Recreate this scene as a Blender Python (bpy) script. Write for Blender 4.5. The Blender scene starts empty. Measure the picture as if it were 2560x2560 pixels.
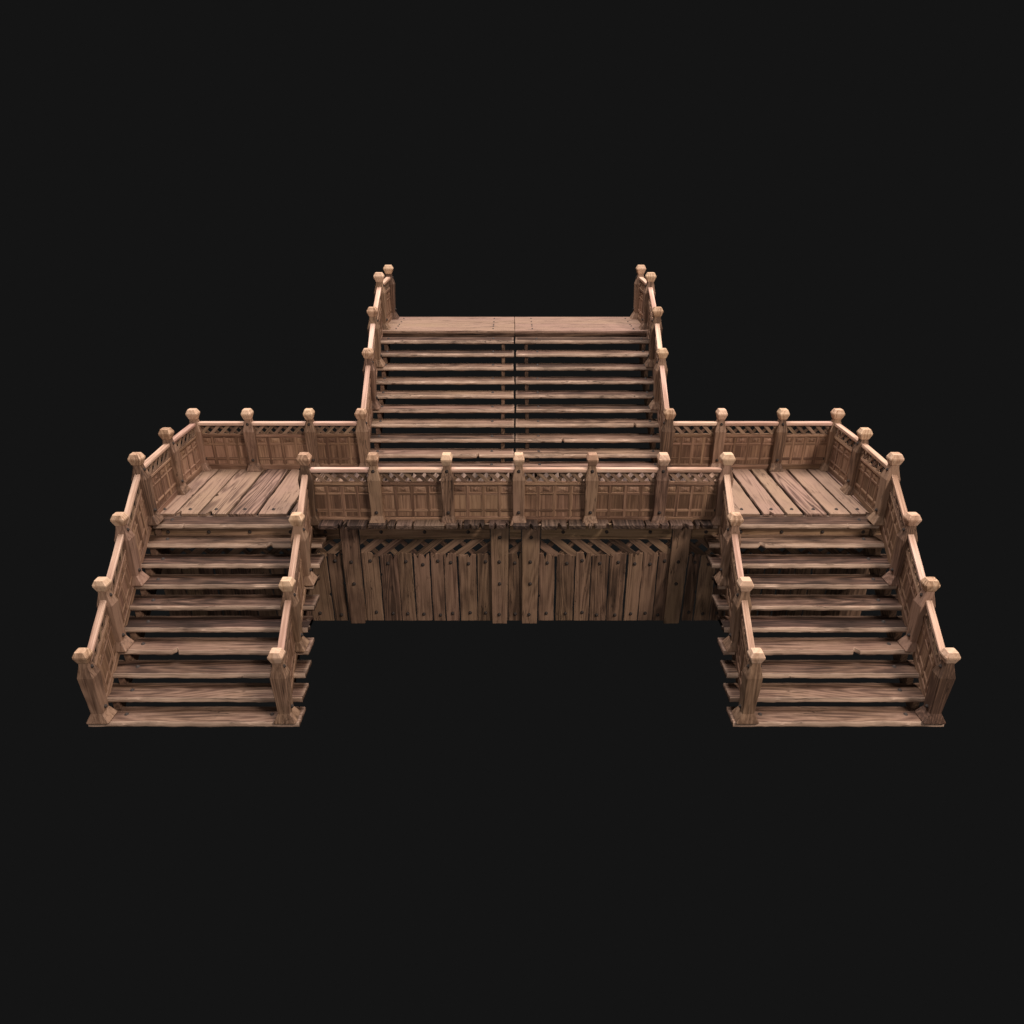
import bpy, bmesh, math, random
from mathutils import Vector, Matrix, noise

# ------------------------------------------------------------------ camera, world, lights
S = bpy.context.scene
COL = S.collection
cam_d = bpy.data.cameras.new("camera")
cam = bpy.data.objects.new("camera", cam_d)
COL.objects.link(cam)
cam_d.sensor_width = 36.0
cam_d.lens = 36.0 * 1774.0 / 2560.0
cam_d.clip_end = 200.0
cam.location = (-0.0792, -10.4283, 9.3419)
cam.rotation_euler = (math.pi / 2 - 0.4413, 0, 0)
S.camera = cam

world = bpy.data.worlds.new("World")
S.world = world
world.use_nodes = True
wb = world.node_tree.nodes["Background"]
wb.inputs[0].default_value = (1.0, 1.0, 1.0, 1)
wb.inputs[1].default_value = 0.0070

S.view_settings.view_transform = 'Standard'
S.view_settings.look = 'None'
S.view_settings.exposure = 0.0
S.view_settings.gamma = 1.0
S.view_settings.use_curve_mapping = False
S.render.film_transparent = False

def area(name, loc, aim, size, power, color, size_y=None):
    d = bpy.data.lights.new(name, 'AREA')
    d.energy = power; d.color = color
    d.shape = 'RECTANGLE'; d.size = size; d.size_y = size_y or size
    o = bpy.data.objects.new(name, d)
    COL.objects.link(o)
    o.location = loc
    o.rotation_euler = (Vector(aim) - Vector(loc)).to_track_quat('-Z', 'Y').to_euler()
    return o

area("overhead_softbox", (0.0, 13.0, 42.0), (0, 4.0, 1.5), 28.0, 31500, (1.0, 0.925, 0.89), 20.0)
area("key_softbox", (20.0, -17.0, 30.0), (-1.0, 4.0, 1.5), 7.0, 13000, (1.0, 0.86, 0.75))
area("front_softbox", (-9.0, -32.0, 15.0), (0, 3.0, 1.5), 20.0, 3000, (1.0, 0.91, 0.86))

# ------------------------------------------------------------------ materials
def wood(name, c_dark, c_mid, c_light, rough=0.62, ring=0.55, crack=0.5, dirt=0.5, fine=34.0, bump=0.5, worn=None, spec=0.32):
    m = bpy.data.materials.new(name); m.use_nodes = True
    nt = m.node_tree; N = nt.nodes; L = nt.links
    b = N["Principled BSDF"]
    at = N.new("ShaderNodeAttribute"); at.attribute_name = "grain"
    tn = N.new("ShaderNodeAttribute"); tn.attribute_name = "tone"
    sep = N.new("ShaderNodeSeparateXYZ"); L.new(tn.outputs["Vector"], sep.inputs[0])
    def mapping(sc, off=(0, 0, 0)):
        mp = N.new("ShaderNodeMapping"); mp.inputs["Scale"].default_value = sc; mp.inputs["Location"].default_value = off
        L.new(at.outputs["Vector"], mp.inputs["Vector"]); return mp.outputs[0]
    def noi(vec, scale, detail=4, rough_=0.55, dist=0.0):
        n = N.new("ShaderNodeTexNoise"); n.inputs["Scale"].default_value = scale
        n.inputs["Detail"].default_value = detail; n.inputs["Roughness"].default_value = rough_
        n.inputs["Distortion"].default_value = dist
        L.new(vec, n.inputs["Vector"]); return n.outputs["Fac"]
    def math_(op, a, b_=None, clamp=False):
        n = N.new("ShaderNodeMath"); n.operation = op; n.use_clamp = clamp
        for i, x in enumerate((a, b_)):
            if x is None: continue
            if hasattr(x, "links"): L.new(x, n.inputs[i])
            else: n.inputs[i].default_value = x
        return n.outputs[0]
    def ramp(f, a, c, lo=0.0, hi=1.0):
        n = N.new("ShaderNodeMapRange"); n.inputs["From Min"].default_value = a; n.inputs["From Max"].default_value = c
        n.inputs["To Min"].default_value = lo; n.inputs["To Max"].default_value = hi
        L.new(f, n.inputs["Value"]); return n.outputs[0]
    # annual rings : contour lines of a stretched noise field
    field = noi(mapping((0.11, 1.3, 1.3)), 1.0, 2, 0.45, 0.12)
    rr = math_('MULTIPLY', field, 150.0)
    rr = math_('SINE', rr)
    rings = ramp(rr, -1, 1)
    fibre = noi(mapping((0.8, fine * 1.15, fine * 1.15)), 1.0, 5, 0.6)
    fib = ramp(fibre, 0.3, 0.7)
    streak = ramp(noi(mapping((0.35, 8.5, 8.5), (3, 7, 1)), 1.0, 3, 0.6), 0.3, 0.7)
    blotch = ramp(noi(mapping((0.9, 1.7, 1.7), (11, 2, 5)), 1.0, 4, 0.6), 0.32, 0.68)
    # mix value
    v = math_('ADD', math_('MULTIPLY', rings, 0.22 * ring * 1.6), math_('MULTIPLY', fib, 0.34))
    v = math_('ADD', v, math_('MULTIPLY', streak, 0.28))
    v = math_('ADD', v, math_('MULTIPLY', blotch, 0.24))
    v = math_('ADD', v, math_('MULTIPLY', math_('SUBTRACT', sep.outputs[0], 0.5), 0.55))
    cr = N.new("ShaderNodeValToRGB")
    e = cr.color_ramp.elements
    e[0].position = 0.27; e[0].color = (*c_dark, 1)
    e[1].position = 0.76; e[1].color = (*c_light, 1)
    k = e.new(0.5); k.color = (*c_mid, 1)
    L.new(v, cr.inputs[0])
    # hue drift between pinkish and yellowish boards and patches
    hue = N.new("ShaderNodeMix"); hue.data_type = 'RGBA'; hue.blend_type = 'MULTIPLY'
    hn = ramp(noi(mapping((0.6, 1.1, 1.1), (5, 5, 9)), 1.0, 2), 0.35, 0.65)
    hmix = math_('ADD', math_('MULTIPLY', hn, 0.45), math_('MULTIPLY', sep.outputs[1], 0.55))
    hc = N.new("ShaderNodeMix"); hc.data_type = 'RGBA'
    hc.inputs["A"].default_value = (1.0, 0.93, 0.96, 1); hc.inputs["B"].default_value = (1.0, 1.0, 0.88, 1)
    L.new(hmix, hc.inputs["Factor"])
    hue.inputs["Factor"].default_value = 1.0
    L.new(cr.outputs[0], hue.inputs["A"]); L.new(hc.outputs["Result"], hue.inputs["B"])
    # tread edges worn by feet, plus a front-edge highlight put into the colour
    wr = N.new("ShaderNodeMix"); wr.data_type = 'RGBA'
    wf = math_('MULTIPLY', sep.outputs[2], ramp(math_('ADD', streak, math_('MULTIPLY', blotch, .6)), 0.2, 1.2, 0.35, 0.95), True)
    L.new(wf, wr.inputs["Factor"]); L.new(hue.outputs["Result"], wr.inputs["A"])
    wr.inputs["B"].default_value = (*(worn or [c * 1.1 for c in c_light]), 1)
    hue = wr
    # grey-brown grime patches
    dm = N.new("ShaderNodeMix"); dm.data_type = 'RGBA'
    dn = ramp(noi(mapping((1.4, 3.2, 3.2), (21, 8, 3)), 1.0, 6, 0.65), 0.54, 0.80, 0, dirt)
    L.new(dn, dm.inputs["Factor"]); L.new(hue.outputs["Result"], dm.inputs["A"])
    dm.inputs["B"].default_value = (c_dark[0] * 0.62, c_dark[1] * 0.62, c_dark[2] * 0.66, 1)
    # cracks: thin dark splits along the grain, only in patches
    cn = noi(mapping((0.9, 15.0, 15.0), (2, 31, 17)), 1.0, 3, 0.5, 0.4)
    ca = math_('ABSOLUTE', math_('SUBTRACT', cn, 0.5))
    cl = ramp(ca, 0.004, 0.016, 1, 0)
    cm = ramp(noi(mapping((0.8, 1.9, 1.9), (9, 1, 13)), 1.0, 2), 0.52, 0.60)
    ck = math_('MULTIPLY', math_('MULTIPLY', cl, cm), crack, True)
    # knots / rot holes
    vo = N.new("ShaderNodeTexVoronoi"); vo.inputs["Scale"].default_value = 1.0
    L.new(mapping((0.9, 1.6, 1.6), (4, 4, 4)), vo.inputs["Vector"])
    kn = ramp(math_('ADD', vo.outputs["Distance"], math_('MULTIPLY', math_('SUBTRACT', fibre, 0.5), 0.16)), 0.045, 0.085, 1, 0)
    ck2 = math_('MAXIMUM', ck, math_('MULTIPLY', kn, 0.75 * crack), True)
    cm2 = N.new("ShaderNodeMix"); cm2.data_type = 'RGBA'
    L.new(ck2, cm2.inputs["Factor"]); L.new(dm.outputs["Result"], cm2.inputs["A"])
    cm2.inputs["B"].default_value = (0.018, 0.011, 0.008, 1)
    L.new(cm2.outputs["Result"], b.inputs["Base Color"])
    ro = ramp(v, 0.1, 0.9, rough + 0.14, rough - 0.08)
    L.new(ro, b.inputs["Roughness"])
    b.inputs["Specular IOR Level"].default_value = spec
    # relief
    h = math_('ADD', math_('MULTIPLY', fib, 0.35), math_('MULTIPLY', rings, 0.25 * ring))
    h = math_('ADD', h, math_('MULTIPLY', streak, 0.5))
    h = math_('SUBTRACT', h, math_('MULTIPLY', ck2, 1.6))
    bp = N.new("ShaderNodeBump"); bp.inputs["Strength"].default_value = bump; bp.inputs["Distance"].default_value = 0.02
    L.new(h, bp.inputs["Height"]); L.new(bp.outputs[0], b.inputs["Normal"])
    return m

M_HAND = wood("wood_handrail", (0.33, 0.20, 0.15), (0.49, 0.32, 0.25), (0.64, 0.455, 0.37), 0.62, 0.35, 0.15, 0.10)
M_KNOB = wood("wood_knob", (0.28, 0.17, 0.11), (0.45, 0.29, 0.195), (0.58, 0.405, 0.29), 0.55, 0.9, 0.15, 0.10, 40)
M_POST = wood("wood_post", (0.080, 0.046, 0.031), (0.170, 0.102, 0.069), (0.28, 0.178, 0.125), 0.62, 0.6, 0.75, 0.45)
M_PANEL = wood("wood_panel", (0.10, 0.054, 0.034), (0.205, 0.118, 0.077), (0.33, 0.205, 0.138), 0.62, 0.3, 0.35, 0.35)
M_LATT = wood("wood_lattice", (0.10, 0.062, 0.042), (0.19, 0.122, 0.084), (0.30, 0.20, 0.142), 0.65, 0.4, 0.5, 0.35)
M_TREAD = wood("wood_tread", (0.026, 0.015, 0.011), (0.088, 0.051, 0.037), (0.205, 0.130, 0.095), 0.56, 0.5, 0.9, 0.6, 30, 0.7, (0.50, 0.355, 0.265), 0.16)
M_DECK = wood("wood_deck", (0.050, 0.030, 0.023), (0.138, 0.086, 0.066), (0.27, 0.180, 0.136), 0.56, 1.0, 0.8, 0.40, 30, 0.5, None, 0.2)
M_LEDGE = wood("wood_ledge", (0.035, 0.022, 0.018), (0.105, 0.068, 0.053), (0.19, 0.128, 0.10), 0.66, 0.6, 0.9, 0.6)  # darker deck wood: shade of the posts and rail put into its colour
M_WALL = wood("wood_wall", (0.055, 0.032, 0.021), (0.142, 0.086, 0.058), (0.24, 0.153, 0.104), 0.66, 0.6, 0.9, 0.55)
M_BEAM = wood("wood_beam", (0.10, 0.060, 0.034), (0.19, 0.117, 0.068), (0.28, 0.18, 0.11), 0.64, 0.5, 0.6, 0.4)

M_IRON = bpy.data.materials.new("iron_bolt"); M_IRON.use_nodes = True
_b = M_IRON.node_tree.nodes["Principled BSDF"]
_n = M_IRON.node_tree.nodes.new("ShaderNodeTexNoise"); _n.inputs["Scale"].default_value = 40
_r = M_IRON.node_tree.nodes.new("ShaderNodeValToRGB")
_r.color_ramp.elements[0].color = (0.018, 0.014, 0.013, 1); _r.color_ramp.elements[1].color = (0.06, 0.046, 0.04, 1)
M_IRON.node_tree.links.new(_n.outputs["Fac"], _r.inputs[0]); M_IRON.node_tree.links.new(_r.outputs[0], _b.inputs["Base Color"])
_b.inputs["Metallic"].default_value = 0.1; _b.inputs["Roughness"].default_value = 0.75; _b.inputs["Specular IOR Level"].default_value = 0.25

# ------------------------------------------------------------------ mesh helpers
class Build:
    """collects shapes of one part; every vertex carries its grain coordinate and board tone"""
    def __init__(self, seed):
        self.v, self.f, self.g, self.t = [], [], [], []
        self.rng = random.Random(seed)
        self.new_board()
    def new_board(self, bright=0.0, spread=1.0):
        r = self.rng
        self.off = (r.uniform(-50, 50), r.uniform(-50, 50), r.uniform(-50, 50))
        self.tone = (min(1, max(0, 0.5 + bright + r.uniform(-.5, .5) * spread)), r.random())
    def vert(self, p, g, wear=0.0):
        self.v.append(tuple(p))
        self.g.append((g[0] + self.off[0], g[1] + self.off[1], g[2] + self.off[2]))
        self.t.append((self.tone[0], self.tone[1], wear))
        return len(self.v) - 1
    def box(self, mp, a0, a1, b0, b1, c0, c1, grain='a', ch=0.006, bright=0.0, spread=0.7):
        """chamfered box in local axes a,b,c"""
        self.new_board(bright, spread)
        lo = (a0, b0, c0); hi = (a1, b1, c1)
        ch = min(ch, *(0.45 * (hi[i] - lo[i]) for i in range(3)))
        ids = {}
        for ax in range(3):
            for s in (0, 1, 2, 3, 4, 5, 6, 7):
                p = [(hi[i] if (s >> i) & 1 else lo[i]) for i in range(3)]
                for i in range(3):
                    if i != ax:
                        p[i] += -ch if (s >> i) & 1 else ch
                g = {'a': (p[0], p[1], p[2]), 'b': (p[1], p[2], p[0]), 'c': (p[2], p[0], p[1])}[grain]
                ids[(ax, s)] = self.vert(mp(*p), g)
        for ax in range(3):
            o = [i for i in range(3) if i != ax]
            for side in (0, 1):
                ss = []
                for (x, y) in ((0, 0), (1, 0), (1, 1), (0, 1)):
                    s = side << ax | x << o[0] | y << o[1]
                    ss.append(ids[(ax, s)])
                self.f.append(ss)
        for e in range(3):          # edges along axis e join the faces of the two other axes
            o = [i for i in range(3) if i != e]
            for x in (0, 1):
                for y in (0, 1):
                    s0 = x << o[0] | y << o[1]; s1 = s0 | 1 << e
                    self.f.append([ids[(o[0], s0)], ids[(o[0], s1)], ids[(o[1], s1)], ids[(o[1], s0)]])
        for s in range(8):
            self.f.append([ids[(0, s)], ids[(1, s)], ids[(2, s)]])
    def prism(self, mp, poly, n0, n1, gdir, bright=0.0):
        """poly in (s,z), extruded along n ; gdir = grain direction in (s,z)"""
        self.new_board(bright, 0.8)
        gx, gz = gdir
        k = len(poly); a = []; b = []
        for (s, z) in poly:
            g = (s * gx + z * gz, -s * gz + z * gx)
            a.append(self.vert(mp(s, n0, z), (g[0], g[1], n0)))
        for (s, z) in poly:
            g = (s * gx + z * gz, -s * gz + z * gx)
            b.append(self.vert(mp(s, n1, z), (g[0], g[1], n1)))
        self.f.append(a[::-1]); self.f.append(b)
        for i in range(k):
            j = (i + 1) % k
            self.f.append([a[i], a[j], b[j], b[i]])
    def loft(self, mp, prof, ch, wob=0.0, close=True):
        """prof: list of (z, half_a, half_b); chamfered square sections, grain along z"""
        rows = []
        sd = self.rng.uniform(0, 90)
        for (z, ha, hb) in prof:
            c = min(ch, ha * .45, hb * .45)
            pts = [(-ha, -hb + c), (-ha + c, -hb), (ha - c, -hb), (ha, -hb + c), (ha, hb - c), (ha - c, hb), (-ha + c, hb), (-ha, hb - c)]
            row = []
            for (x, y) in pts:
                if wob:
                    n = noise.noise(Vector((x * 5 + sd, y * 5, z * 3))) * wob
                    x += n * (1 if x > 0 else -1); y += n * (1 if y > 0 else -1)
                row.append(self.vert(mp(x, y, z), (z, x, y)))
            rows.append(row)
        for r0, r1 in zip(rows, rows[1:]):
            for i in range(8):
                j = (i + 1) % 8
                self.f.append([r0[i], r0[j], r1[j], r1[i]])
        if close:
            self.f.append(rows[0][::-1]); self.f.append(rows[-1])
    def plank(self, mp, L, W, T, nu, nv, edge=(0.01, 0.01), jag=(0.0, 0.0), cham=(0.012, 0.012, 0.012), nose=0.02,
              notches=(), splits=0, dip=0.0, bright=0.0, spread=0.8, sd=None, nose_wear=0.0):
        """weathered board: u along grain 0..L, v 0..W, w 0 (face) .. -T.
        cham = (side v0, side v1, ends); notches = [(side, u, width, depth)]"""
        self.new_board(bright, spread)
        r = self.rng
        sd = r.uniform(0, 500) if sd is None else sd
        us = [L * i / nu for i in range(nu + 1)]
        extra = []
        for (sdn, u, w, d) in notches:
            extra += [u - w * .55, u - w * .4, u, u + w * .4, u + w * .55]
        us = sorted(set([u for u in us if all(abs(u - x) > 0.015 for x in extra)] + [u for u in extra if 0 < u < L]))
        nu = len(us) - 1
        vs = [j / nv for j in range(nv + 1)]
        if nose_wear: vs = [0, .04] + [.04 + .96 * j / (nv - 1) for j in range(1, nv)]
        def nz(u, k, f=2.2): return noise.fractal(Vector((u * f + sd, k * 7.7, sd * .3)), 0.8, 2.0, 3) * 1.3
        je = []
        for e in range(2):
            a = [jag[e] * (abs(nz(j * 1.7, 20 + e)) + 0.25 * r.random()) for j in range(nv + 1)]
            for _ in range(splits if (jag[e] > .008 and e == 0) or nose_wear and jag[e] > .05 else 0):
                j = r.randrange(1, nv)
                a[j] += r.uniform(.06, .17)
            je.append(a)
        def side(u, k):
            d = (nz(u, k) * .7 + 0.3 * nz(u, k + 3, 7)) * edge[k]
            for (sdn, un, wn, dn) in notches:
                if sdn == k:
                    t = abs(u - un) / (wn * .5)
                    if t < 1: d += dn * (1 - t * t)
            return max(-0.03, d)
        def pos(i, j, lvl):
            u = us[i]
            v0 = side(u, 0); v1 = W - side(u, 1)
            c0 = c1 = ce = 0.0
            w = {0: 0.0, 1: None, 2: None, 3: -T}[lvl]
            if lvl in (0, 3):
                k = 1.0 if lvl == 0 else .6
                c0 = cham[0] * k * (1 + .35 * nz(u, 5, 4)); c1 = cham[1] * k; ce = cham[2] * k
            if lvl == 1: w = -(nose if j == 0 else .012) * (1 + .25 * nz(u, 6, 4))
            if lvl == 2: w = -T + (.014 if j == 0 else .012) * (1 + .5 * nz(u, 8, 5))
            if lvl == 3 and j == 0: w += nz(u, 9, 3) * edge[0] * .9
            v = (v0 + c0) + (v1 - c1 - v0 - c0) * vs[j]
            if i == 0: u = je[0][j] + ce
            elif i == nu: u = L - je[1][j] - ce
            if lvl == 0: w -= dip * (0.5 + 0.5 * nz(u, 30 + j * .21, 1.2))
            return u, v, w
        def add(i, j, lvl):
            p = pos(i, j, lvl)
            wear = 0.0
            if j == 0 and lvl < 3: wear = nose_wear * (.8, 1.0, .55)[lvl]  # pale front ring: worn edge and painted highlight
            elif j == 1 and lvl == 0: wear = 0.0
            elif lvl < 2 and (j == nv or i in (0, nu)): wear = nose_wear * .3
            return self.vert(mp(*p), p, wear)
        A = [[add(i, j, 0) for j in range(nv + 1)] for i in range(nu + 1)]
        D = [[add(i, j, 3) for j in range(nv + 1)] for i in range(nu + 1)]
        ring = [(i, 0) for i in range(nu + 1)] + [(nu, j) for j in range(1, nv + 1)] + [(i, nv) for i in range(nu - 1, -1, -1)] + [(0, j) for j in range(nv - 1, 0, -1)]
        B = [add(i, j, 1) for i, j in ring]; C = [add(i, j, 2) for i, j in ring]
        for i in range(nu):
            for j in range(nv):
                self.f.append([A[i][j], A[i + 1][j], A[i + 1][j + 1], A[i][j + 1]])
                self.f.append([D[i][j], D[i][j + 1], D[i + 1][j + 1], D[i + 1][j]])
        n = len(ring)
        for k in range(n):
            m = (k + 1) % n
            (i0, j0), (i1, j1) = ring[k], ring[m]
            self.f.append([A[i0][j0], B[k], B[m], A[i1][j1]])
            self.f.append([B[k], C[k], C[m], B[m]])
            self.f.append([C[k], D[i0][j0], D[i1][j1], C[m]])
    def bolt(self, c, n, r):
        n = Vector(n).normalized(); c = Vector(c)
        t = n.orthogonal().normalized(); b = n.cross(t)
        rows = []
        for (rr, h) in ((1.25, -0.01), (1.25, .006), (1.0, .010), (.82, .020), (.45, .030)):
            rows.append([self.vert(c + (t * math.cos(a) + b * math.sin(a)) * r * rr * (1 + .05 * math.sin(a * 2)) + n * h * (r / .03), (0, 0, 0)) for a in [k * math.pi / 5 for k in range(10)]])
        for r0, r1 in zip(rows, rows[1:]):
            for i in range(10):
                self.f.append([r0[i], r0[(i + 1) % 10], r1[(i + 1) % 10], r1[i]])
        self.f.append(rows[-1])
    def make(self, name, mat, parent, smooth=35, label=None, origin=None):
        vs = [Vector(p) for p in self.v]
        if origin is None:
            lo = Vector([min(p[i] for p in vs) for i in range(3)]); hi = Vector([max(p[i] for p in vs) for i in range(3)])
            origin = (lo + hi) / 2; origin.z = lo.z
        origin = Vector(origin)
        me = bpy.data.meshes.new(name)
        me.from_pydata([p - origin for p in vs], [], self.f)
        ga = me.attributes.new("grain", 'FLOAT_VECTOR', 'POINT'); ta = me.attributes.new("tone", 'FLOAT_VECTOR', 'POINT')
        ga.data.foreach_set("vector", [c for g in self.g for c in g])
        ta.data.foreach_set("vector", [c for g in self.t for c in g])
        bm = bmesh.new(); bm.from_mesh(me)
        bmesh.ops.recalc_face_normals(bm, faces=bm.faces)
        if smooth:
            for f in bm.faces: f.smooth = True
            lim = math.radians(smooth)
            for e in bm.edges:
                if len(e.link_faces) != 2 or e.calc_face_angle(0) > lim: e.smooth = False
        bm.to_mesh(me); bm.free()
        me.materials.append(mat)
        o = bpy.data.objects.new(name, me); COL.objects.link(o)
        if parent is not None:
            o.parent = parent
            w = WORLD.get(parent.name, Vector((0, 0, 0)))
            o.location = origin - w
        else:
            o.location = origin
        WORLD[o.name] = origin
        if label: o["label"] = label
        return o

WORLD = {}
_seed = [100]
def nb(seed=None):
    _seed[0] += 1
    return Build(_seed[0] if seed is None else seed)
ident = lambda a, b, c: (a, b, c)

root = bpy.data.objects.new("wooden_staircase", None); COL.objects.link(root)
root["label"] = "weathered brown timber double staircase: two side flights, a landing and one wide upper flight"
root["category"] = "staircase"
WORLD[root.name] = Vector((0, 0, 0))

# ------------------------------------------------------------------ dimensions (solved from the photograph)
R, G = 0.2866, 0.3602            # rise, going
A_OUT, A_IN = 8.108, 4.108       # outer and inner ends of the lower treads
XO, XI, XU = 7.90, 4.37, 3.78   # rail lines
ZD = 2.648                       # landing deck
YF, ZF = 3.29, 2.625             # front rail
YB = 6.32                        # back rail
YW = 3.44                        # plank wall face
YU = 6.20                        # first tread of the upper flight
ZT, YT0, YT1 = 5.40, 9.95, 12.15 # top landing
TH = 0.085

# ------------------------------------------------------------------ treads
def bolts(pts, parent, r=0.03, n=(0, 0, 1)):
    for p in pts:
        b = nb(); b.bolt(p, n, r); b.make("bolt", M_IRON, parent, 50)

def tread(xa, xb, y, z, seed, mirror=False, notches=(), jag=(0.012, 0.012), splits=0, label=None, bolt_u=(0.62,), dy=0.0, dep=0.475, edge=0.014):
    b = nb(seed)
    L = xb - xa
    def mp(u, v, w):
        x = xb - u if mirror else xa + u
        return (x, y + v, z + w)
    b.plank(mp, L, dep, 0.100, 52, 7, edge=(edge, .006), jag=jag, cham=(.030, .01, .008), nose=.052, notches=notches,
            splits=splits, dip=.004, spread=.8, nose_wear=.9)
    t = b.make("tread", M_TREAD, root, 38, label=label)
    pts = [mp(u, dep * .52, -.004) for u in bolt_u]
    bolts(pts, t, 0.034)
    return t

chip = "step tread with a round chip in its worn front edge"
broke = "step tread with a splintered broken end"
for side in (0, 1):                                  # 0 = flight on the left, 1 = its mirror image on the right
    xa, xb = (-A_OUT, -A_IN) if side == 0 else (A_IN, A_OUT)
    for k in range(10):
        nt = []; lab = None; jag = (.006, .006); sp = 0
        if k == 3: nt = [(0, 1.36, .13, .10)]; lab = chip
        if k == 8: nt = [(0, 2.88, .13, .10)]; lab = chip
        if k == 9: nt = [(0, .95, .05, .02)]
        if k in (4, 6): jag = (.006, .16); sp = 2; lab = broke
        bu = (.62,) if k not in (0,) else (.62, 3.42)
        if k == 1 and side: bu = (.62, 3.42)
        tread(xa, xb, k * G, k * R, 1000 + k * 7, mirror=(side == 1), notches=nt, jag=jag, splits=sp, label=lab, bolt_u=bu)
slash = "step tread with a dark slanting gash in its front edge"
for side in (0, 1):
    for k in range(0, 10):
        xa, xb = (-4.0, -0.018) if side == 0 else (0.018, 4.0)
        rr = random.Random(50 + k + 20 * side)
        e = rr.uniform(-.014, .010)
        if side == 0: xb += e
        else: xa += e
        nt = []; lab = None
        if (side, k) == (0, 1): nt = [(0, 3.05, .07, .12)]; lab = slash
        if (side, k) == (1, 2): nt = [(0, 1.23, .07, .12)]; lab = slash
        if (side, k) == (1, 3): nt = [(0, 3.12, .07, .12)]; lab = slash
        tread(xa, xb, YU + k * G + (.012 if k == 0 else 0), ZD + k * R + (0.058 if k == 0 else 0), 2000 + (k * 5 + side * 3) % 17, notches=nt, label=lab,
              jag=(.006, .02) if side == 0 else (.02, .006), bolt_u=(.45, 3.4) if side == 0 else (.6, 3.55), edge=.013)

# ------------------------------------------------------------------ stringers (saw-tooth beams under the treads)
def stringer(xc, y0, z0, n, w=0.13, ext=0.0):
    b = nb()
    pts = []
    top = []
    for k in range(n):
        zt = z0 + k * R - 0.101
        top.append((y0 + k * G + .055, zt)); top.append((y0 + k * G + G + .052, zt))
    low = [(y0 + (n - 1) * G + G + .052, z0 + (n - 1) * R - .36), (y0 + .36, z0 - .101 + .0), ]
    poly = top + low[:1]
    # lower edge runs parallel to the flight
    poly = top + [(y0 + n * G + .052, z0 + (n - 1) * R - .50), (y0 + .055 + .45, z0 - .115)]
    mp = lambda s, nn, z: (xc + nn, s, z)
    b.prism(mp, poly, -w / 2, w / 2, (0.78, 0.62), -.25)
    return b.make("stringer", M_WALL, root, 0)
for s in (-1, 1):
    stringer(s * (A_OUT - .36), 0, 0, 10)
    stringer(s * (A_IN + .36), 0, 0, 10)
    stringer(s * 0.32, YU, ZD, 10, .09)
    stringer(s * 3.60, YU, ZD, 10, .10)

# ------------------------------------------------------------------ landing deck
def deck_board(x0, x1, y0, y1, z, th=TH, jag=(.03, .01), splits=0, seed=None, notches=(), bolt=True, bright=0.0, edge=.012, mat=None, nv=8):
    b = nb(seed)
    mp = lambda u, v, w: (x0 + v, y0 + u, z + w)
    b.plank(mp, y1 - y0, x1 - x0, th, 22, nv, edge=(edge, edge), jag=jag, cham=(.01, .01, .01), nose=.012, splits=splits,
            notches=notches, dip=.004, spread=.9, bright=bright)
    t = b.make("deck_board", mat or M_DECK, root, 38)
    if bolt:
        w = x1 - x0
        bolts([(x0 + w * (.5 if w < .6 else .45), y0 + .22, z - .003)], t, .034)
    return t
for x0, x1 in ((-8.10, -7.52), (-7.475, -7.005), (-6.96, -6.365), (-6.30, -5.74), (-5.665, -5.05), (-4.97, -4.20)):
    deck_board(x0, x1, 3.66, 6.60, ZD, splits=1 if x0 in (-7.475, -6.96) else 0, jag=(.012, .01),
               notches=[(0, 1.0, .14, .06)] if x0 == -6.96 else (), bright=.12)
for x0, x1 in ((4.20, 4.70), (4.74, 5.38), (5.46, 5.91), (5.98, 6.31), (6.39, 6.86), (6.92, 7.36), (7.41, 7.80), (7.83, 8.10)):
    deck_board(x0, x1, 3.66, 6.60, ZD, splits=1 if x0 in (5.46, 7.41) else 0, jag=(.012, .01),
               notches=[(1, 1.6, .12, .05)] if x0 == 5.98 else (), bright=.12)
front = [(-4.17, -3.70), (-3.66, -3.17), (-3.12, -2.75), (-2.70, -2.57), (-2.53, -2.20), (-2.16, -1.51), (-1.48, -1.14), (-1.10, -.67),
         (-.56, -.15), (-.055, .47), (.55, 1.08), (1.12, 1.47), (1.55, 1.98), (2.06, 2.73), (2.77, 3.24), (3.28, 3.76), (3.82, 4.17)]
rr = random.Random(9)
for i, (x0, x1) in enumerate(front):
    deck_board(x0, x1, 2.975 + rr.uniform(-.025, .03), 6.60, ZD + .052, th=.10, jag=(.010, .011), nv=10, splits=rr.choice((0, 1, 1, 2)) if x1 - x0 > .3 else 0, bolt=False, bright=-.1, mat=M_LEDGE)
# joists under the boards (seen through the gaps)
for y in (3.62, 4.6, 5.5, 6.4):
    b = nb(); b.box(ident, -8.0, 8.0, y - .06, y + .06, ZD - .30, ZD - .105, 'a', .008); b.make("joist", M_BEAM, root, 0)

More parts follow.
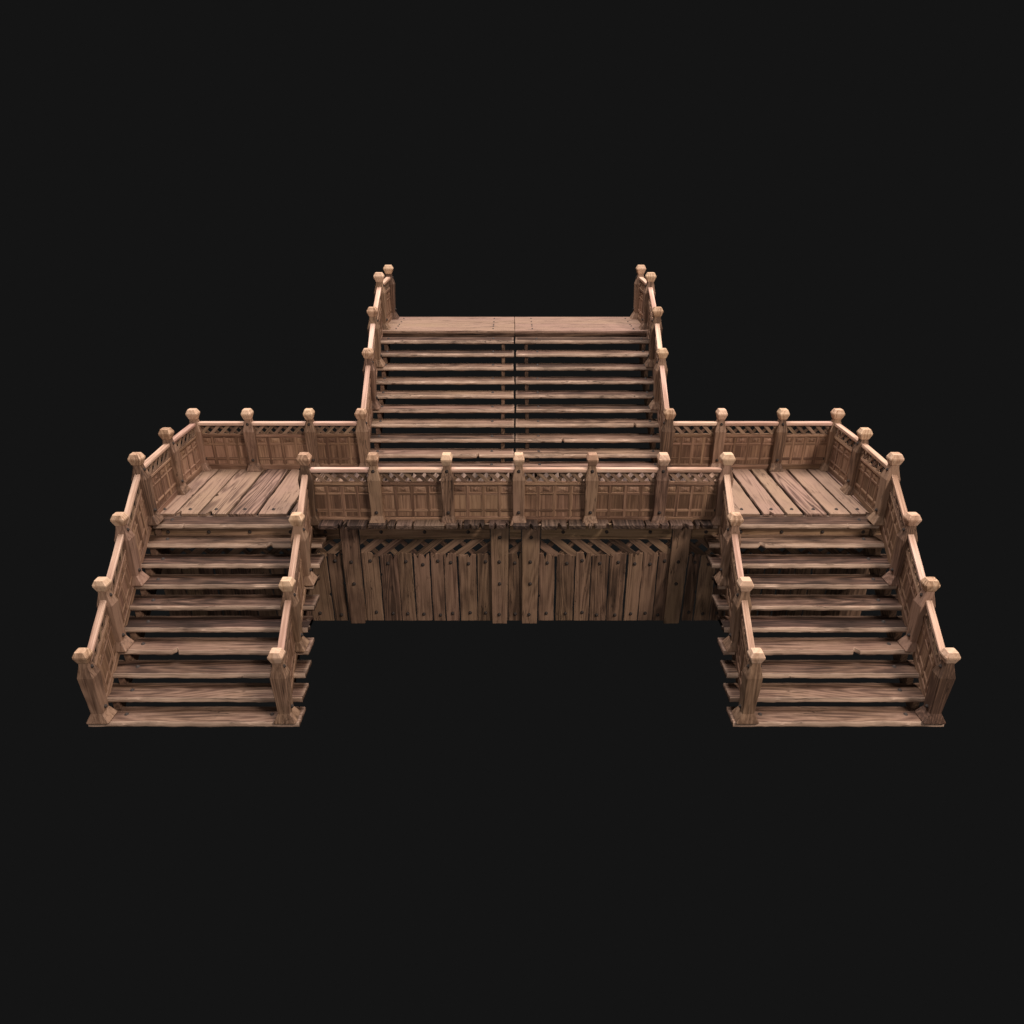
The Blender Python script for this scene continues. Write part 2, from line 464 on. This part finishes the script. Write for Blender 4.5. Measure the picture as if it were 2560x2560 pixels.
# ------------------------------------------------------------------ plank wall under the landing
def wall_board(xt0, xt1, xb0, xb1, zt, zb, y, seed, jt=.03, splits=1, mat=M_WALL, name="wall_board", th=.05, bolt=((.5, .16), (.5, .86)), bright=0.0, label=None, notches=()):
    b = nb(seed)
    H = zt - zb
    def mp(u, v, w):                                 # u from the top downwards, v 0..1 across
        t = u / H
        a = xt0 + (xb0 - xt0) * t; c = xt1 + (xb1 - xt1) * t
        return (a + (c - a) * v / (xt1 - xt0), y - th - w, zt - u)
    b.plank(mp, H, xt1 - xt0, th, 16, 8, edge=(.010, .010), jag=(jt, .006), cham=(.010, .010, .008), nose=.01, splits=splits,
            dip=.004, bright=bright, notches=notches)
    t = b.make(name, mat, root, 38, label=label)
    for (fx, fz) in bolt:
        z = zt - fz * H
        a = xt0 + (xb0 - xt0) * fz; c = xt1 + (xb1 - xt1) * fz
        bb = nb(); bb.bolt((a + (c - a) * fx, y - th - .001, z), (0, -1, 0), .034); bb.make("bolt", M_IRON, t, 50)
    return t
tops = [-4.72, -4.20, -3.87, -3.44, -3.05, -2.63, -2.29, -1.91, -1.60, -1.28, -0.87, -0.50, -0.18, 0.17, .52, 0.90, 1.33, 1.70, 2.10, 2.49, 2.83, 3.18, 3.46, 3.84, 4.12, 4.50]
xs = list(tops)
while xs[0] > -7.7: xs.insert(0, xs[0] - random.Random(int(xs[0] * 100)).uniform(.33, .45))
while xs[-1] < 7.7: xs.append(xs[-1] + random.Random(int(xs[-1] * 100)).uniform(.33, .45))
xs[0] = -8.0; xs[-1] = 8.0
rw = random.Random(4)
for i in range(len(xs) - 1):
    a, c = xs[i], xs[i + 1]
    g0, g1 = rw.uniform(.004, .022), rw.uniform(.004, .022)
    d0, d1 = rw.uniform(-.015, .015), rw.uniform(-.015, .015)
    zt = 1.80 + rw.uniform(-.035, .03)
    sees = abs((a + c) / 2) < 4.9
    wall_board(a + g0 + d0, c - g1 + d0, a + g0, c - g1, zt, 0.015, YW + rw.uniform(0, .012), 3000 + i,
               splits=rw.choice((1, 1, 2)), bolt=((.5 + rw.uniform(-.1, .1), .13 + rw.uniform(-.02, .03)), (.5 + rw.uniform(-.1, .1), .88 + rw.uniform(-.02, .03))) if sees else ((.5, .15),),
               notches=[(rw.choice((0, 1)), rw.uniform(.5, 1.3), .1, .03)] if rw.random() < .35 else ())
for i, x in enumerate((-3.62, -.345, .34, 3.62)):
    w = .20
    wall_board(x - w, x + w, x - w + .01, x + w - .05 if x < 3 else x + w - .04, ZD - .10, -0.008, YW - .055, 3200 + i, jt=.05, splits=2, name="wall_post",
               th=.075, bolt=((.5, .12), (.48, .36), (.5, .58), (.47, .9)) if i in (1, 2) else ((.47, .36), (.5, .58)), bright=-.02)
# nailed beam above the wall, with its thinner lower lip
for x0, x1 in ((-8.0, -4.45), (-4.44, -3.84), (-3.40, -.56), (-.13, .12), (.56, 3.40), (3.84, 4.44), (4.45, 8.0)):
    b = nb(); b.box(ident, x0, x1, YW - .10, YW + .02, 2.225, 2.54, 'a', .008); t = b.make("beam", M_BEAM, root, 0)
    b = nb(); b.box(ident, x0, x1, YW - .075, YW + .02, 2.165, 2.223, 'a', .006); b.make("beam_lip", M_BEAM, t, 0)
    if x1 - x0 > .5:
        n = max(1, int((x1 - x0) / .72))
        bolts([(x0 + (x1 - x0) * (k + .5) / n, YW - .101, 2.36) for k in range(n)], t, .034, (0, -1, 0))

def clip(poly, axis, lim, keep_less):
    out = []
    for i in range(len(poly)):
        p, q = poly[i], poly[(i + 1) % len(poly)]
        ip = (p[axis] <= lim) == keep_less or p[axis] == lim
        iq = (q[axis] <= lim) == keep_less or q[axis] == lim
        if ip: out.append(p)
        if ip != iq:
            t = (lim - p[axis]) / (q[axis] - p[axis])
            out.append((p[0] + (q[0] - p[0]) * t, p[1] + (q[1] - p[1]) * t))
    return out
def slats(b, mp, s0, s1, z0, z1, n0, n1, pitch, width, lean, jitter=.0, phase=0.0, bright=0.0):
    """diagonal slats clipped to the opening; lean = ds over the opening's height (sign = direction)"""
    H = z1 - z0
    ln = math.hypot(lean, H); hw = width / 2 * ln / H
    s = s0 - abs(lean) - pitch + phase
    while s < s1 + abs(lean) + pitch:
        j0 = b.rng.uniform(-jitter, jitter); j1 = b.rng.uniform(-jitter, jitter)
        poly = [(s - hw + j0, z0), (s + hw + j0, z0), (s + hw + lean + j1, z1), (s - hw + lean + j1, z1)]
        poly = clip(clip(poly, 0, s1, True), 0, s0, False)
        if len(poly) >= 3:
            area_ = abs(sum(poly[i][0] * poly[(i + 1) % len(poly)][1] - poly[(i + 1) % len(poly)][0] * poly[i][1] for i in range(len(poly)))) / 2
            if area_ > .0006: b.prism(mp, poly, n0, n1, (lean / ln, H / ln), bright)
        s += pitch
# big lattice between wall boards and beam
for (x0, x1, d) in ((-8.0, -3.8, 1), (-3.42, -.54, 1), (-.14, .13, 1), (.55, 3.42, -1), (3.8, 8.0, -1)):
    b = nb()
    mp = lambda s, n, z: (s, YW + n, z)
    slats(b, mp, x0, x1, 1.72, 2.20, -.035, -.008, .43, .155, .58 * d, .02, .1)
    slats(b, mp, x0, x1, 1.72, 2.20, -.006, .02, .43, .105, -.46 * d, .02, 0, -.3)
    b.make("wall_lattice", M_WALL, root, 0)

# ------------------------------------------------------------------ posts
PROF = [(0.0, .205, .178), (.02, .212, .182), (.200, .118, .122), (.45, .124, .126), (.75, .138, .130), (1.03, .153, .134), (1.15, .122, .110), (1.27, .092, .082), (1.352, .084, .073)]
KNOB = [(1.325, .085, .074), (1.345, .100, .086), (1.452, .139, .116), (1.482, .137, .116), (1.568, .092, .084)]
def post(x, y, z, long_axis='y', label=None, seed=None, sgn=(1, -1), zdown=0.0):
    """long_axis: direction normal to the railing"""
    b = nb(seed)
    if long_axis == 'y': mp = lambda a, c, h: (x + c, y + a, z + h)
    else: mp = lambda a, c, h: (x + a, y + c, z + h)
    prof = list(PROF)
    b.loft(mp, prof, .014, .006)
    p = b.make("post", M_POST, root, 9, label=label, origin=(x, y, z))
    k = nb(None if seed is None else seed + 1); k.new_board()
    def mk(a, c, h): return mp(a, c, h)
    k.loft(mk, KNOB, .016)
    k.make("knob", M_KNOB, p, 12)
    for s in sgn:
        for (h, a) in ((1.215, .107), (.285, .130)):
            nn = (0, s, 0) if long_axis == 'y' else (s, 0, 0)
            bb = nb(); bb.bolt(mp(s * a, 0, h), nn, .030); bb.make("bolt", M_IRON, p, 50)
    return p

# ------------------------------------------------------------------ railing bays
def bay(p0, p1, lean=1, cells=4, seed=None, front=1):
    """one railing field between two posts: handrail, lattice, panelled board. front = side (+n/-n) whose slats lie on top"""
    p0 = Vector(p0); p1 = Vector(p1)
    d = p1 - p0; Ls = math.hypot(d.x, d.y); dirv = Vector((d.x / Ls, d.y / Ls, 0)); nv = Vector((dirv.y, -dirv.x, 0)); sl = d.z / Ls
    def mp(s, n, z): return tuple(p0 + dirv * s + nv * n + Vector((0, 0, z + sl * s)))
    e = .075
    a, c = e, Ls - e
    b = nb(seed)
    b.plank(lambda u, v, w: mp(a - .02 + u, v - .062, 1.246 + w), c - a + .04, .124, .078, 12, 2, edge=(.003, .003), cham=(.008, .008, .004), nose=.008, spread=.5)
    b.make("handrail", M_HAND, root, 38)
    b = nb(seed)
    b.box(mp, a, c, -.040, .040, .872, .930, 'a', .008)
    b.box(mp, a, c, -.030, .030, .930, .948, 'a', .004)
    b.box(mp, a, c, -.010, .010, .0, .872, 'c', .003)
    b.box(mp, a, c, -.030, .030, -.02, .125, 'a', .006)
    b.box(mp, a, c, -.022, .022, .125, .148, 'a', .004)
    w = (c - a) / cells
    for z0, z1 in ((.245, .318), (.640, .706), (.838, .868)):
        b.box(mp, a, c, -.0175, .0175, z0, z1, 'a', .003)
        b.box(mp, a, c, -.024, .024, z0 + .02, z1 - .014, 'a', .003)
    for i in range(cells + 1):
        s = a + w * i
        lo, hi = max(a, s - .042), min(c, s + .042)
        b.box(mp, lo, hi, -.0190, .0190, .14, .845, 'c', .003)
        lo, hi = max(a, s - .022), min(c, s + .022)
        b.box(mp, lo, hi, -.026, .026, .13, .86, 'c', .003)
    for i in range(cells):                            # raised pyramids in the top row, raised fields below
        s0, s1 = a + w * i + .052, a + w * (i + 1) - .052
        if s1 - s0 < .05: continue
        for sg in (-1, 1):
            b.new_board(.05, .6)
            z0, z1 = .716, .828; zc, sc = (z0 + z1) / 2, (s0 + s1) / 2
            q = [b.vert(mp(s, sg * .0102, z), (z, s, 0)) for s, z in ((s0, z0), (s1, z0), (s1, z1), (s0, z1))]
            tp = b.vert(mp(sc, sg * .030, zc), (zc, sc, .03))
            for k in range(4): b.f.append([q[k], q[(k + 1) % 4], tp])
            b.f.append(q)
    pn = b.make("railing_panel", M_PANEL, root, 0)
    b = nb(seed)
    f = front
    st = abs(sl) > .3
    slats(b, mp, a, c, .946, 1.170, *(sorted((f * .004, f * .020))), .20 if st else .236, .062 if st else .074, (.15 if st else .225) * lean, .006, .05, .1)
    slats(b, mp, a, c, .946, 1.170, *(sorted((-f * .016, f * .0))), .20 if st else .236, .030 if st else .070, (-.15 if st else -.225) * lean, .006, 0, -.4)
    b.make("lattice", M_LATT, root, 0)

# lower flights
tip = "post standing on the bottom step"
for s in (-1, 1):
    for xl in (XO, XI):
        ps = [(s * xl, .146 + 3 * i * G, 3 * i * R) for i in range(3)] + [(s * (xl - (.07 if xl > 6 else 0)), YF, ZF)]
        for i, p in enumerate(ps):
            post(*p, long_axis='x', label=tip if i == 0 else None)
        for i in range(3):
            bay(ps[i], ps[i + 1], lean=1 if s < 0 else 1, cells=4, front=-1 if False else (1 if s < 0 else -1))
    # landing side rails
    sp = [(s * (XO - .07), YF, ZF), (s * XO, 4.85, ZD - .01), (s * XO, YB, ZD - .01)]
    for p in sp[1:]: post(*p, long_axis='x')
    for i in range(2): bay(sp[i], sp[i + 1], lean=1 if s < 0 else -1, front=1 if s < 0 else -1)
    # landing back rails
    bp = [(s * XO, YB, ZD - .01), (s * 6.565, YB, ZD - .01), (s * 5.055, YB, ZD - .01), (s * XU, YB, ZD - .01)]
    for p in bp[1:3]: post(*p, long_axis='y')
    for i in range(3):
        q0, q1 = (bp[i], bp[i + 1]) if s < 0 else (bp[i + 1], bp[i])
        bay(q0, q1, lean=1 if s < 0 else -1, cells=4 if i != 0 else 4, front=1)
    # upper flight rails
    up = [(s * XU, YB, ZD - .01), (s * XU, YU + 4 * G + .146, ZD + 4 * R), (s * XU, YU + 7 * G + .146, ZD + 7 * R), (s * XU, 10.22, ZT - .03), (s * XU, 11.88, ZT - .01)]
    for p in up: post(*p, long_axis='x')
    for i in range(4): bay(up[i], up[i + 1], lean=1 if s < 0 else -1, front=1 if s < 0 else -1)

# front rail above the plank wall
fx = [-XI, -2.95, -1.427, .061, 1.58, 3.045, XI]
for x in fx[1:-1]: post(x, YF - .01, ZF, long_axis='y')
for i in range(6): bay((fx[i], YF, ZF), (fx[i + 1], YF, ZF), lean=-1, front=1, cells=4)

# ------------------------------------------------------------------ top landing
for side in (0, 1):
    x0, x1 = (-4.02, -.0015) if side == 0 else (.0015, 4.02)
    ys = [YT0, YT0 + .50, YT0 + 1.08, YT0 + 1.62, YT1]
    for i in range(4):
        b = nb(4000 + i + side * 9)
        mp = lambda u, v, w, y0=ys[i]: (x0 + u, y0 + v, ZT + w)
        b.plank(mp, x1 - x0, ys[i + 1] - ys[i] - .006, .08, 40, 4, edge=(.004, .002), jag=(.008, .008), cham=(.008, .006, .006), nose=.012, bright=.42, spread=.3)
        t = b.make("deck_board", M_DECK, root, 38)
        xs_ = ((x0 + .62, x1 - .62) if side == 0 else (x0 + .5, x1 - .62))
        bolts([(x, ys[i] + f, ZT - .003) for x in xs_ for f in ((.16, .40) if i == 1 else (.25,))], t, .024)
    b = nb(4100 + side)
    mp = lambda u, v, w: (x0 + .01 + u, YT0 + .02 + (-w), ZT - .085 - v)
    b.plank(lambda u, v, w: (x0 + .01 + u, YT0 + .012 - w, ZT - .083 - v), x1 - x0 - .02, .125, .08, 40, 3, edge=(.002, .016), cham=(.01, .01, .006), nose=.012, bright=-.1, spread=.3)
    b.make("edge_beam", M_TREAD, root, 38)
    for x in (x0 + .3, (x0 + x1) / 2, x1 - .3):
        b = nb(); b.box(ident, x - .05, x + .05, YT0 + .14, YT1 - .05, ZT - .26, ZT - .083, 'b', .008); b.make("joist", M_BEAM, root, 0)
